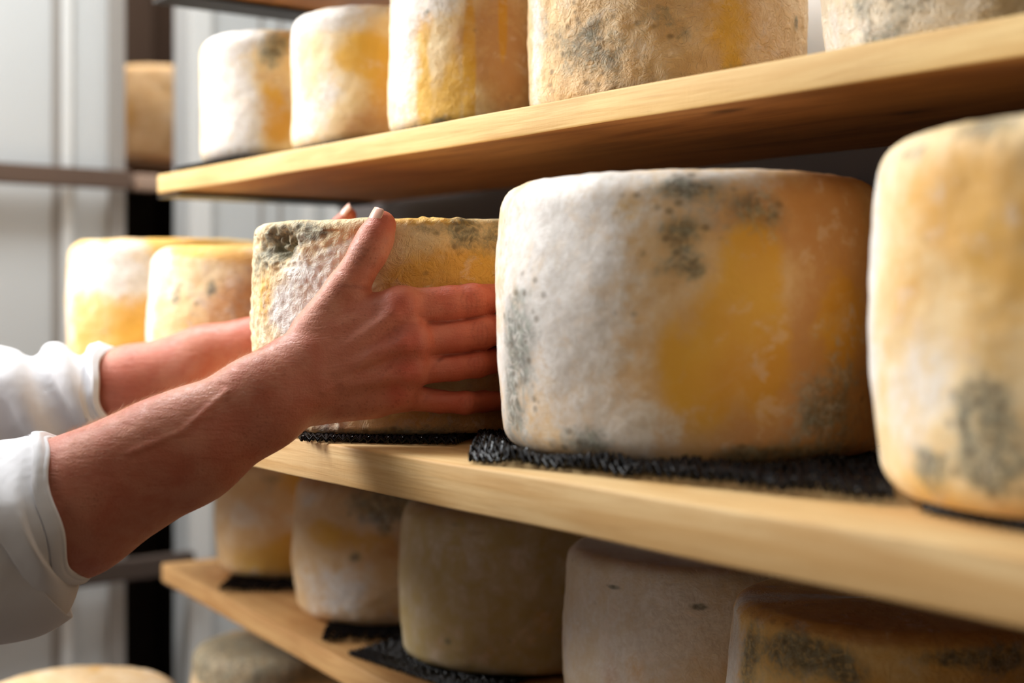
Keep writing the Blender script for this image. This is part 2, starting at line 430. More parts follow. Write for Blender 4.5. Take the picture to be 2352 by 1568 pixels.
# ------------------------------------------------------------------ cheeses
def cheese(label, c, zb, r, h, tone, patches, seed, nt=200, nh=90, rim=.02, barrel=.004, lean=(0, 0), wr=1.0, mb=0.0,
           wob=.0022, cavity=None, ztop_wob=.0015, group=None, facing=None):
    """patches: (u, v, ru, rv, kind, strength); u = sideways place on the face turned to the viewer (-1..1), v = height 0..1"""
    rnd = random.Random(seed)
    a0 = math.atan2(-c[1], -c[0])                       # direction of the face towards the aisle side viewer
    # random patches on the unseen rest of the rind
    extra = []
    for i in range(7):
        extra.append((rnd.uniform(math.pi * .6, math.pi * 1.4), rnd.uniform(.1, .9), rnd.uniform(.2, .45), rnd.uniform(.15, .35), 'ywmo'[i % 4], .8))
    P = [(math.asin(max(-.999, min(.999, u))), v, ru, rv, k, s) for u, v, ru, rv, k, s in patches] + extra
    prof = []
    rb, rt = rim * .8, rim
    ri = r - rim
    for k in range(8): prof.append((ri * k / 8, 0, 0))
    for k in range(9):
        a = -math.pi / 2 + math.pi / 2 * k / 8
        prof.append((r - rb + rb * math.cos(a), rb + rb * math.sin(a), 1))
    ns = nh
    for k in range(1, ns):
        t = k / ns; prof.append((r + barrel * math.sin(math.pi * t), rb + (h - rb - rt) * t, 2))
    for k in range(9):
        a = math.pi / 2 * k / 8
        prof.append((r - rt + rt * math.cos(a), h - rt + rt * math.sin(a), 3))
    for k in range(1, 9): prof.append((ri * (1 - k / 8), h, 4))
    V = np.zeros((len(prof) * nt, 3), dtype=np.float32); A = np.zeros((len(prof) * nt, 4), dtype=np.float32)
    prof_n = len(prof)
    idx = 0
    fr = mnoise.fractal
    for pi_, (rr, zz, reg) in enumerate(prof):
        for k in range(nt):
            th = 2 * math.pi * k / nt          # 0 = towards viewer, increasing to the viewer's right
            wx, wy = math.cos(a0 + th), math.sin(a0 + th)
            p3 = Vector((wx * rr, wy * rr, zz))
            q = p3 * 14 + Vector((seed * 3.3, seed * 1.1, seed))
            d = wob * fr(q, 1.0, 2.0, 4) + wob * .8 * mnoise.noise(p3 * 9 + Vector((seed, 5, 2)))
            fine = .0005 * wr * fr(p3 * 85 + Vector((seed, 0, 0)), 1.0, 2.0, 3)
            dd = (d + fine) * min(1, rr / (r * .5))
            z2 = zz
            if reg >= 3:
                z2 += ztop_wob * fr(p3 * 12 + Vector((9, seed, 0)), 1.0, 2.0, 3) + .0006 * mnoise.noise(p3 * 120)
            elif reg == 2:
                z2 += 0
            rr2 = rr + dd
            if cavity and reg >= 1:
                cth, cv, cr, cd = cavity
                tt = (th + math.pi) % (2 * math.pi) - math.pi
                wv = fr(p3 * 70, 1.0, 2.0, 4); w2 = mnoise.noise(p3 * 140)
                ax = (tt - cth) * r / cr; az = (zz / h - cv) * h / (cr * .62)
                e2 = (ax * ax + az * az) * (1 + .5 * wv)
                m = math.exp(-max(0, e2) ** 1.6)
                rr2 -= cd * m * (.55 + 1.3 * max(0, w2 + .25)) ; z2 -= .004 * m * (1 if reg >= 3 else 0)
                ring = math.exp(-(max(0, e2) ** .5 - 1.3) ** 2 * 5)
                rr2 += .0030 * ring * (wv + .4 * w2 + .2)
                if reg >= 3 and 0 < tt < .5: z2 += .0050 * max(0, mnoise.noise(p3 * 130) + .05) * math.sin(tt / .5 * math.pi)
                # thin lacy relief on the left flank
                if tt < -.4: rr2 += .0010 * mnoise.noise(p3 * 210 + Vector((3, 1, 2))) + .0008 * abs(mnoise.noise(p3 * 110))
            V[idx] = (wx * rr2, wy * rr2, z2)
            tt = (th + math.pi) % (2 * math.pi) - math.pi
            va = zz / h
            for (pt, pv, pu, pr, kind, s) in P:
                du = abs(tt - pt); du = min(du, 2 * math.pi - du) / pu
                dv = (va - pv) / pr
                e = du * du + dv * dv
                if e < 4:
                    A[idx, {'y': 0, 'w': 1, 'm': 2, 'o': 3}[kind]] += s * math.exp(-e * 1.1)
            idx += 1
    F = []
    ii = np.arange(prof_n - 1)[:, None] * nt; kk = np.arange(nt)[None, :]; k2 = (np.arange(nt)[None, :] + 1) % nt
    # local orientation: th increases counter clockwise
    Q = np.stack([ii + kk, ii + k2, ii + k2 + nt, ii + kk + nt], -1).reshape(-1, 4)
    Q = Q[nt:-nt]                                # leave the two innermost rings for fans
    lst = [tuple(q) for q in Q.tolist()]
    lst.append(tuple(reversed([nt + k for k in range(nt)])))
    lst.append(tuple((prof_n - 2) * nt + k for k in range(nt)))
    keep = slice(nt, (prof_n - 1) * nt)
    lst = [tuple(i - nt for i in f) for f in lst]
    o = npmesh('cheese_wheel', V[keep], lst, cheese_mat(seed, tone, wr, mb))
    set_attr(o, 'rind', np.clip(A[keep], 0, 1.8))
    o.location = (c[0], c[1], CZ + zb); o.rotation_euler = (lean[0], lean[1], 0)
    tag(o, label, 'cheese', group); return o

H = .0052      # thickness of a net mat
gM, gT, gL, gB = 'cheese wheels on the middle board', 'cheese wheels on the top board', 'cheese wheels on the lower board', 'cheese wheels at the bottom'
# ---- middle row
cheese('large white, yellow and grey mottled cheese wheel just right of the fingers', (.1176, .9356), ZM + H, .1243, .172, 'tan',
       [(-.8, .8, .6, .35, 'w', .9), (-.5, .7, .4, .3, 'w', .6), (-.5, .38, .36, .4, 'w', .75), (-.3, .12, .35, .14, 'w', .7), (.1, .97, .7, .06, 'w', .7), (-.9, .3, .4, .4, 'w', .7), (.0, .85, .3, .1, 'w', .4), (.1, .12, .4, .1, 'w', .25),
        (.27, .70, .14, .13, 'y', 1.3), (.18, .48, .2, .16, 'y', 1.0), (.02, .22, .2, .16, 'y', 1.2), (.33, .36, .12, .22, 'y', 1.1), (.68, .5, .16, .2, 'y', 1.0), (-.08, .40, .1, .12, 'y', .7), (-.3, .86, .1, .08, 'y', 1.0), (-.85, .42, .08, .07, 'y', .5),
        (.75, .5, .35, .6, 'o', 1.1), (.25, .1, .7, .14, 'o', .7), (.5, .9, .5, .15, 'o', .8), (.3, .8, .4, .1, 'o', .4), (.5, .3, .4, .3, 'o', .7), (-.2, .5, .2, .4, 'o', .2),  # browner right side, partly shade put into the rind colour
        (-.06, .93, .2, .05, 'm', 1.2), (-.06, .78, .13, .07, 'm', 1.3), (-.12, .66, .12, .07, 'm', .8), (.02, .66, .07, .04, 'm', .9), (.25, .86, .2, .08, 'm', .6), (-.85, .5, .16, .14, 'm', .7), (-.8, .35, .2, .18, 'm', .65), (.45, .85, .3, .1, 'm', .2),
        (-.88, .16, .18, .16, 'm', .75), (-.6, .07, .18, .1, 'm', .65), (-.42, .06, .14, .1, 'm', .8), (-.28, .5, .08, .08, 'm', .5), (-.35, .84, .1, .07, 'm', .4), (.28, .04, .2, .05, 'm', .9), (.7, .15, .3, .2, 'm', .35), (-.72, .6, .14, .24, 'm', .35), (-.93, .8, .2, .2, 'm', .2), (.55, .03, .4, .03, 'm', .5)],
       3, 300, 130, rim=.020, barrel=.0045, wr=.32, group=gM, ztop_wob=.001)
cheese('cheese wheel with torn grey cavity in its upper edge, held between the two hands', (-.0837, 1.127), ZM + H, .118, .155, 'cream',
       [(-.83, .9, .24, .12, 'm', 1.5), (-.62, .95, .16, .06, 'm', 1.1), (-.5, .94, .1, .04, 'm', .7), (-.95, .75, .12, .12, 'm', .6), (-.6, .72, .3, .2, 'w', .9), (-.75, .55, .15, .12, 'w', .9), (-.55, .45, .3, .2, 'w', .7), (-.9, .3, .2, .3, 'w', .6), (-.35, .85, .2, .1, 'w', .6), (.0, .8, .2, .1, 'w', .25),
        (-.88, .62, .14, .16, 'y', 1.0), (-.45, .62, .12, .10, 'y', .9), (-.3, .93, .12, .06, 'o', 1.1), (.1, .7, .3, .15, 'y', .8), (.5, .75, .5, .2, 'y', .8), (.15, .99, .3, .03, 'y', 1.2), (-.72, .38, .12, .14, 'o', .6), (-.8, .5, .06, .05, 'o', .5), (.3, .8, .4, .15, 'o', .4),
        (.35, .93, .13, .09, 'm', 1.2), (.58, .9, .12, .1, 'm', 1.2), (.12, .95, .14, .03, 'm', .8), (.2, .07, .6, .08, 'o', .9), (-.4, .06, .5, .06, 'w', .6), (-.2, .02, .6, .03, 'm', .8), (.6, .2, .3, .3, 'o', .6)],
       7, 520, 190, rim=.008, barrel=.002, wr=1.25, cavity=(math.asin(-.78), .89, .0195, .013), group=gM, ztop_wob=.0022, wob=.0016)
cheese('nearest cream and yellow cheese wheel, cut off by the right photo edge', (.305, .688), ZM + H, .124, .176, 'cream',
       [(-.97, .6, .16, .6, 'w', .8), (-.6, .8, .35, .2, 'y', .7), (-.8, .55, .2, .3, 'y', .5), (-.4, .5, .3, .3, 'y', .7), (-.75, .3, .3, .2, 'w', .7), (-.7, .05, .4, .08, 'y', .6), (-.4, .03, .3, .06, 'o', .6),
        (-.50, .27, .12, .09, 'm', 1.5), (-.7, .11, .11, .06, 'm', 1.1), (-.48, .13, .14, .08, 'm', 1.2), (-.8, .93, .12, .05, 'm', .7), (-.55, .97, .2, .04, 'm', .5), (-.3, .2, .2, .2, 'm', .5)],
       11, 300, 130, rim=.020, barrel=.004, wr=.3, group=gM)
cheese('yellow topped cheese wheel with a white left edge, just behind the far forearm', (-.259, 1.5), ZM + H, .118, .152, 'cream',
       [(-.97, .5, .2, .7, 'w', 1.1), (-.85, .8, .2, .25, 'w', .7), (-.3, .55, .3, .2, 'o', .8), (-.1, .4, .4, .4, 'o', .8), (-.45, .72, .07, .06, 'm', 1.0), (-.75, .65, .07, .05, 'm', .7), (-.72, .72, .04, .04, 'm', .6), (-.65, .97, .5, .05, 'y', 1.2), (-.2, .95, .6, .08, 'y', .9), (-.6, .45, .3, .3, 'y', .5), (-.5, .6, .2, .12, 'w', .4), (-.55, .58, .1, .1, 'm', .4)],
       13, 220, 80, wr=.9, group=gM)
cheese('farthest cheese wheel of the middle row, pale above and yellow below, beside the white wall', (-.406, 1.70), ZM + H, .118, .168, 'gold',
       [(-.75, .8, .5, .22, 'w', 1.1), (-.95, .5, .2, .4, 'w', .5), (-.35, .75, .3, .2, 'w', .7), (-.45, .65, .05, .07, 'o', 1.2), (-.4, .4, .4, .3, 'y', .7), (-.1, .97, .9, .05, 'y', 1.2), (-.9, .1, .2, .15, 'm', .5), (-.4, .28, .15, .05, 'm', .4)],
       17, 200, 70, wr=.5, group=gM)
# ---- top row
cheese('white cheese wheel with grey mould patch, leftmost on the top board', (-.249, 1.53), ZT + H, .0845, .134, 'cream',
       [(-.8, .5, .5, .9, 'w', 1.3), (-.45, .25, .3, .4, 'w', .8), (-.5, .95, .5, .12, 'w', .9), (-.12, .78, .22, .16, 'm', .95), (0, .9, .2, .1, 'm', .6), (-.12, .42, .18, .25, 'y', 1.0), (0, .25, .2, .15, 'y', .9), (.05, .5, .2, .2, 'o', .8), (-.25, .62, .2, .06, 'o', .6)],
       19, 180, 70, rim=.016, barrel=.0005, wr=.3, group=gT)
cheese('white and yellow cheese wheel second from the far end of the top board', (-.133, 1.40), ZT + H, .0835, .131, 'cream',
       [(-.5, .92, .8, .14, 'w', 1.3), (-.95, .6, .2, .6, 'w', .7), (-.55, .4, .25, .2, 'w', .9), (-.8, .15, .3, .2, 'w', .9), (-.2, .65, .25, .2, 'y', 1.1), (.1, .5, .25, .3, 'y', 1.0), (-.4, .62, .15, .1, 'y', .6), (-.2, .1, .4, .12, 'o', .8), (.1, .25, .4, .2, 'o', .6), (-.75, .4, .15, .12, 'm', .45), (-.8, .2, .12, .08, 'm', .4)],
       23, 200, 80, rim=.015, barrel=.0005, wr=.4, group=gT)
cheese('cheese wheel streaked with bright yellow drips, third on the top board', (-.0262, 1.272), ZT + H, .0835, .150, 'cream',
       [(-.85, .6, .35, .8, 'w', 1.2), (-.4, .75, .35, .2, 'w', .8), (-.6, .62, .14, .12, 'y', 1.6), (-.62, .3, .08, .35, 'y', 1.9), (-.13, .3, .05, .4, 'y', 2.6), (-.3, .2, .1, .3, 'y', 1.0), (.2, .58, .035, .2, 'y', 2.4), (-.45, .15, .25, .2, 'y', .9), (.0, .45, .4, .25, 'o', .8), (.3, .3, .4, .5, 'o', .9), (-.42, .02, .15, .05, 'm', 1.1), (-.55, .65, .05, .02, 'm', .9), (.25, .14, .1, .07, 'm', .4)],
       29, 260, 100, rim=.014, barrel=.0005, wr=.9, group=gT)
cheese('big wrinkled cheese wheel speckled with grey mould, widest on the top board', (.1235, 1.1405), ZT + H, .1095, .160, 'tan',
       [(-.85, .3, .35, .25, 'm', .50), (-.6, .25, .3, .2, 'm', .55), (-.4, .3, .3, .15, 'm', .5), (-.35, .12, .3, .15, 'm', .4), (-.1, .35, .14, .1, 'm', .5), (.0, .4, .15, .1, 'm', .5), (.12, .3, .12, .08, 'm', .6), (.45, .1, .3, .07, 'm', .7), (.88, .4, .05, .05, 'm', .9), (.6, .2, .3, .2, 'm', .3), (-.7, .4, .3, .15, 'y', .5), (-.5, .05, .5, .08, 'o', .5),
        (.4, .35, .25, .25, 'y', .9), (.45, .15, .08, .06, 'y', .9), (.3, .45, .4, .2, 'o', .6), (-.92, .3, .16, .5, 'w', .9), (-.6, .35, .35, .2, 'w', .45), (-.2, .2, .4, .2, 'w', .4), (.65, .3, .2, .2, 'w', .3), (.75, .2, .4, .3, 'o', .4)],
       31, 420, 150, rim=.014, wr=1.6, group=gT, barrel=.001)
cheese('wrinkled pale cheese wheel at the top right corner, last of the top board', (.317, .906), ZT + H, .115, .165, 'pale',
       [(-.9, .1, .3, .3, 'w', .6), (-.72, .2, .12, .06, 'm', .6), (-.5, .15, .2, .08, 'm', .4), (-.2, .2, .4, .15, 'm', .35), (-.6, .05, .3, .05, 'm', .6), (-.85, .25, .15, .15, 'y', .5), (-.3, .3, .4, .2, 'o', .3)],
       37, 300, 110, rim=.014, wr=1.7, group=gT)
# ---- lower row
cheese('dim cheese wheel yellow in its lower half, farthest on the lower board', (-.276, 1.85), ZL + H, .105, .148, 'tan',
       [(-.7, .55, .5, .18, 'w', .75), (.1, .5, .5, .12, 'w', .5), (-.4, .15, .8, .22, 'y', .85), (.1, .3, .4, .15, 'y', 1.0), (0, .85, .3, .2, 'y', .9), (-.2, .02, .8, .1, 'w', .4), (-.3, .85, .2, .05, 'm', .5), (-.55, .72, .2, .1, 'm', .3)], 41, 180, 60, wr=.5, group=gL)
cheese('mottled cheese wheel with dark mould near its top, second on the lower board', (-.136, 1.595), ZL + H, .105, .150, 'tan',
       [(-.3, .88, .4, .12, 'm', .6), (.1, .85, .4, .15, 'm', .9), (-.1, .75, .3, .1, 'w', .6), (-.7, .65, .3, .12, 'y', .9), (-.3, .62, .4, .12, 'y', .6), (.1, .55, .4, .2, 'o', .7), (-.35, .5, .07, .04, 'm', .9), (-.05, .7, .06, .05, 'm', .7), (.1, .4, .07, .05, 'm', .8), (-.7, .15, .4, .25, 'w', .9), (-.3, .25, .3, .2, 'w', .5), (-.85, .85, .2, .1, 'w', .7), (0, .1, .5, .1, 'o', .5)], 43, 220, 80, wr=.9, group=gL)
cheese('plain smooth olive yellow cheese wheel, third on the lower board', (.003, 1.40), ZL + H, .110, .148, 'olive',
       [(-.3, .8, .8, .2, 'w', .35), (-.2, .15, .8, .2, 'y', .35), (.2, .35, .4, .2, 'y', .35), (-.55, .2, .04, .03, 'm', .9), (-.5, .93, .12, .02, 'm', .8), (.3, .2, .2, .1, 'o', .4)], 47, 220, 80, wr=.35, rim=.016, group=gL)
cheese('greyish white cheese wheel with creased dark top edge, fourth on the lower board', (.156, 1.18), ZL + H, .110, .140, 'pale',
       [(-.6, .6, .8, .5, 'w', .7), (0, .7, .5, .3, 'w', .7), (-.43, .45, .1, .14, 'y', 1.0), (-.6, .35, .1, .2, 'o', .8), (.3, .5, .2, .2, 'o', .8), (0, .3, .5, .08, 'o', .4), (-.6, .86, .08, .015, 'm', 1.2), (0, .8, .08, .02, 'm', 1.1), (-.9, .93, .2, .03, 'm', .6), (.5, .6, .05, .03, 'm', .8), (0, .99, 2, .03, 'o', .7)], 53, 240, 90, wr=.8, rim=.012, group=gL)
cheese('yellow cheese wheel with white left flank and black green mould, bottom right corner', (.262, .975), ZL + H, .110, .138, 'gold',
       [(-.96, .6, .22, .9, 'w', 1.2), (-.82, .75, .1, .25, 'm', .8), (-.6, .85, .2, .12, 'm', 1.2), (-.4, .88, .2, .07, 'm', 1.0), (-.25, .8, .12, .05, 'm', .9), (.3, .9, .2, .05, 'm', 1.0), (.6, .88, .2, .06, 'm', .9), (-.45, .5, .5, .2, 'y', 1.0), (.1, .6, .5, .2, 'y', .8), (0, .98, 2, .05, 'o', 1.0), (.5, .5, .4, .3, 'o', .8), (-.5, .45, .1, .15, 'w', .7)], 59, 260, 90, wr=.9, rim=.012, group=gL)
# ---- bottom
cheese('dark mouldy cheese wheel on the lowest board under the bare corner of the lower board', (-.305, 1.86), ZB + H, .110, .150, 'tan',
       [(-.5, .97, 2, .2, 'm', 1.5), (-.8, .6, .2, .2, 'y', .8), (-.3, .7, .4, .2, 'm', .8), (0, .3, .5, .2, 'o', .6)], 61, 160, 60, wr=.8, group=gB)
cheese('pale grey pink cheese wheel on a stool at the bottom left corner', (-.487, 1.60), ZB + H, .112, .160, 'tan',
       [(0, .9, 2.5, .3, 'w', .2), (-.3, .98, .5, .1, 'o', .7), (.3, .98, .4, .15, 'm', .9), (-.6, .98, .4, .15, 'm', .7)], 67, 160, 60, wr=1.0, group=gB)
cheese('tan cheese wheel inside the dark alcove behind the end wall', pc[:2], pz + H - CZ, .12, .185, 'tan',
       [(-.5, .5, .4, .4, 'y', .7)], 71, 120, 50, wr=.4)
# alcove shelf and stool carrying cheeses
zs = pz
tag(box('alcove_shelf', (ctr - .305, -.655, zs - .02), (ctr + .265, -.17, zs - .0005), plain('alcove_wood', lin(110, 76, 50), .7), (CX, CY, 0), ea, .002), 'brown wooden shelf inside the alcove under the tan cheese', 'shelf')
st = empty('wooden_stool', (-.487, 1.60, 0), 'low wooden stool under the pale cheese at the bottom left corner', 'stool')
sm = W3
def part_box(nm, lo, hi, mat, par, bevel=.003):
    bm = bmesh.new(); box_bm(bm, lo, hi); bmesh.ops.recalc_face_normals(bm, faces=bm.faces)
    bmesh.ops.bevel(bm, geom=list(bm.edges), offset=bevel, segments=2, profile=.5, affect='EDGES')
    me = bpy.data.meshes.new(nm); bm.to_mesh(me); bm.free(); o = link(nm, me, mat, None, False); o.parent = par; return o
part_box('seat', (-.14, -.125, CZ + ZB - .025), (.115, .10, CZ + ZB - .001), sm, st)
for sx in (-.12, .095):
    for sy in (-.105, .08): part_box('leg', (sx - .014, sy - .014, 0), (sx + .014, sy + .014, CZ + ZB - .026), sm, st)

# ---- net mats
A1 = ra
def mats():
    z = CZ + ZM + .0003
    mat_mesh([(-.026, .875), (.185, .690), (.24, .97), (-.02, 1.03)], z, over=((.1176, .9356), .118), lab='black plastic net mat curling out from under the large white and yellow cheese')
    mat_mesh([(.193, .668), (.275, .50), (.42, .62), (.30, .80)], z, over=((.305, .688), .118), lab='black plastic net mat under the nearest cheese at the right edge')
    mat_mesh([(-.150, 1.012), (-.040, .99), (.000, 1.2), (-.19, 1.2)], z, lab='black plastic net mat under the cheese held in the hands')
    mat_mesh(mquad((-.259, 1.5), .1, A1), z, sp=.008, r=.0013, amp=.0012, lab='black plastic net mat behind the forearms under the yellow topped cheese')
    mat_mesh(mquad((-.406, 1.70), .1, A1), z, sp=.008, r=.0013, amp=.0012, lab='black plastic net mat under the farthest cheese of the middle row')
    z = CZ + ZT + .0003
    for c, r, nm in (((-.249, 1.53), .080, 'first white cheese of the top board'), ((-.133, 1.40), .078, 'second cheese of the top board'), ((-.024, 1.27), .082, 'yellow streaked cheese'),
                 ((.1229, 1.1414), .104, 'big mould speckled cheese of the top board'), ((.317, .906), .1, 'cheese at the top right corner')):
        mat_mesh(mquad(c, r, A1, (1, 1.06, 1, 1)), z, lab='black plastic net mat under the ' + nm)
    z = CZ + ZL + .0003
    for q, ov, nm in (([(-.349, 1.70), (-.235, 1.70), (-.20, 1.90), (-.35, 1.90)], ((-.276, 1.85), .10), 'farthest cheese of the lower board'),
                  ([(-.193, 1.445), (-.085, 1.445), (-.04, 1.66), (-.20, 1.66)], ((-.136, 1.595), .10), 'second cheese of the lower board'),
                  ([(-.160, 1.392), (-.02, 1.23), (.08, 1.45), (-.07, 1.52)], None, 'olive yellow cheese, its wide corner bare'),
                  (mquad((.156, 1.18), .1, A1 - .55), None, 'greyish white cheese of the lower board'), (mquad((.262, .975), .1, A1 - .55), None, 'cheese at the bottom right corner')):
        mat_mesh(q, z, over=ov, lab='black plastic net mat under the ' + nm)
    z = CZ + ZB + .0003
    mat_mesh(mquad((-.305, 1.86), .09, A1), z, sp=.008, r=.0013, amp=.0012, lab='black plastic net mat under the dark mouldy cheese')
    mat_mesh(mquad((-.487, 1.60), .08, .0), z, sp=.008, r=.0013, amp=.0012, lab='black plastic net mat on the stool under the pale cheese')
    mat_mesh(mquad(pc[:2], .1, ea), zs + .0003, sp=.008, r=.0013, amp=.0012, lab='black plastic net mat under the tan cheese in the alcove')
mats()

# ------------------------------------------------------------------ the worker: fields and surface extraction
class Field:
    def __init__(s, lo, hi, h):
        s.lo = np.array(lo, dtype=np.float32); s.h = h
        s.n = np.ceil((np.array(hi) - np.array(lo)) / h).astype(int) + 1
        s.ax = [s.lo[i] + h * np.arange(s.n[i], dtype=np.float32) for i in range(3)]
        s.F = np.full(tuple(s.n), .03, dtype=np.float32)
    def sub(s, pts, rad):
        pts = np.array(pts); lo = pts.min(0) - rad; hi = pts.max(0) + rad
        a = np.clip(np.floor((lo - s.lo) / s.h).astype(int), 0, s.n); b = np.clip(np.ceil((hi - s.lo) / s.h).astype(int) + 1, 0, s.n)
        return tuple(slice(a[i], b[i]) for i in range(3))
    def cone(s, a, b, ra_, rb_, k=.006, sc=(1, 1, 1), m=.02):
        """tapered capsule, blended in; sc squeezes the distance along the axes (2 = half as thick)"""
        sl = s.sub([a, b], max(ra_, rb_) + m)
        if any(x.stop <= x.start for x in sl): return
        X = s.ax[0][sl[0]][:, None, None]; Y = s.ax[1][sl[1]][None, :, None]; Z = s.ax[2][sl[2]][None, None, :]
        sc = np.array(sc, dtype=np.float32); a = np.array(a) ; b = np.array(b)
        px, py, pz = (X - a[0]) * sc[0], (Y - a[1]) * sc[1], (Z - a[2]) * sc[2]
        bb = (b - a) * sc; L = float((bb ** 2).sum()) + 1e-12
        t = np.clip((px * bb[0] + py * bb[1] + pz * bb[2]) / L, 0, 1)
        d = np.sqrt((px - t * bb[0]) ** 2 + (py - t * bb[1]) ** 2 + (pz - t * bb[2]) ** 2) - (ra_ + (rb_ - ra_) * t)
        s.F[sl] = smin(s.F[sl], d.astype(np.float32), k)
    def chain(s, pts, radii, k=.006, sc=(1, 1, 1), m=.02):
        for i in range(len(pts) - 1): s.cone(pts[i], pts[i + 1], radii[i], radii[i + 1], k, sc, m)

def smin(a, b, k):
    if k <= 0: return np.minimum(a, b)
    h = np.maximum(k - np.abs(a - b), 0) / k
    return np.minimum(a, b) - h * h * k * .25

def surface(fl):
    """surface nets on a field"""
    F = fl.F; S = F < 0
    nx, ny, nz = F.shape
    cnt = np.zeros((nx - 1, ny - 1, nz - 1), dtype=np.int8)
    for dx in (0, 1):
        for dy in (0, 1):
            for dz in (0, 1): cnt += S[dx:nx - 1 + dx, dy:ny - 1 + dy, dz:nz - 1 + dz]
    act = (cnt > 0) & (cnt < 8)
    I = np.argwhere(act); idx = np.full(act.shape, -1, dtype=np.int64); idx[act] = np.arange(len(I))
    acc = np.zeros((len(I), 3)); num = np.zeros(len(I))
    cor = [(x, y, z) for x in (0, 1) for y in (0, 1) for z in (0, 1)]
    for i, a in enumerate(cor):
        for b in cor[i + 1:]:
            if sum(abs(a[q] - b[q]) for q in range(3)) != 1: continue
            fa = F[I[:, 0] + a[0], I[:, 1] + a[1], I[:, 2] + a[2]]; fb = F[I[:, 0] + b[0], I[:, 1] + b[1], I[:, 2] + b[2]]
            m = (fa < 0) != (fb < 0); t = np.where(m, fa / np.where(m, fa - fb, 1), 0)
            for q in range(3): acc[:, q] += np.where(m, a[q] + t * (b[q] - a[q]), 0)
            num += m
    V = (I + acc / num[:, None]) * fl.h + fl.lo
    quads = []
    for ax in range(3):
        o1, o2 = [q for q in range(3) if q != ax]
        A_ = S.take(range(0, S.shape[ax] - 1), ax); B_ = S.take(range(1, S.shape[ax]), ax)
        E = np.argwhere(A_ != B_)
        E = E[(E[:, o1] > 0) & (E[:, o2] > 0) & (E[:, o1] < S.shape[o1] - 1) & (E[:, o2] < S.shape[o2] - 1)]
        inside = S[E[:, 0], E[:, 1], E[:, 2]]
        def cell(d1, d2):
            c = E.copy(); c[:, o1] -= d1; c[:, o2] -= d2; return idx[c[:, 0], c[:, 1], c[:, 2]]
        q = np.stack([cell(1, 1), cell(0, 1), cell(0, 0), cell(1, 0)], 1)
        flip = inside if ax != 1 else ~inside
        q[~flip] = q[~flip][:, ::-1]
        quads.append(q)
    return V, np.concatenate(quads)

def smooth_v(V, Q, it=2, lam=.5):
    for _ in range(it):
        acc = np.zeros_like(V); n = np.zeros(len(V))
        for a, b in ((0, 1), (1, 2), (2, 3), (3, 0)):
            for p, q in ((a, b), (b, a)):
                for c in range(3): acc[:, c] += np.bincount(Q[:, p], V[Q[:, q], c], len(V))
                n += np.bincount(Q[:, p], minlength=len(V))
        V = V + lam * (acc / np.maximum(n, 1)[:, None] - V)
    return V

def normals(V, Q):
    N = np.cross(V[Q[:, 2]] - V[Q[:, 0]], V[Q[:, 3]] - V[Q[:, 1]]); out = np.zeros_like(V)
    for j in range(4):
        for c in range(3): out[:, c] += np.bincount(Q[:, j], N[:, c], len(V))
    return out / (np.linalg.norm(out, axis=1)[:, None] + 1e-12)

def seg_dist(P, a, b):
    a = np.array(a); b = np.array(b); ab = b - a
    t = np.clip(((P - a) @ ab) / (ab @ ab + 1e-12), 0, 1)
    return np.linalg.norm(P - a - t[:, None] * ab, axis=1)

HC = (-.0837, 1.127); HR = .118             # held cheese
def around(phi, y, out):                    # point around the held cheese, phi degrees to the viewer's right; y = photo row
    p = math.radians(phi); X = HC[0] + (HR + out) * math.sin(p); Y = HC[1] - (HR + out) * math.cos(p)
    return Vector((X, Y, CZ + (HOR - y) / KP * Y))

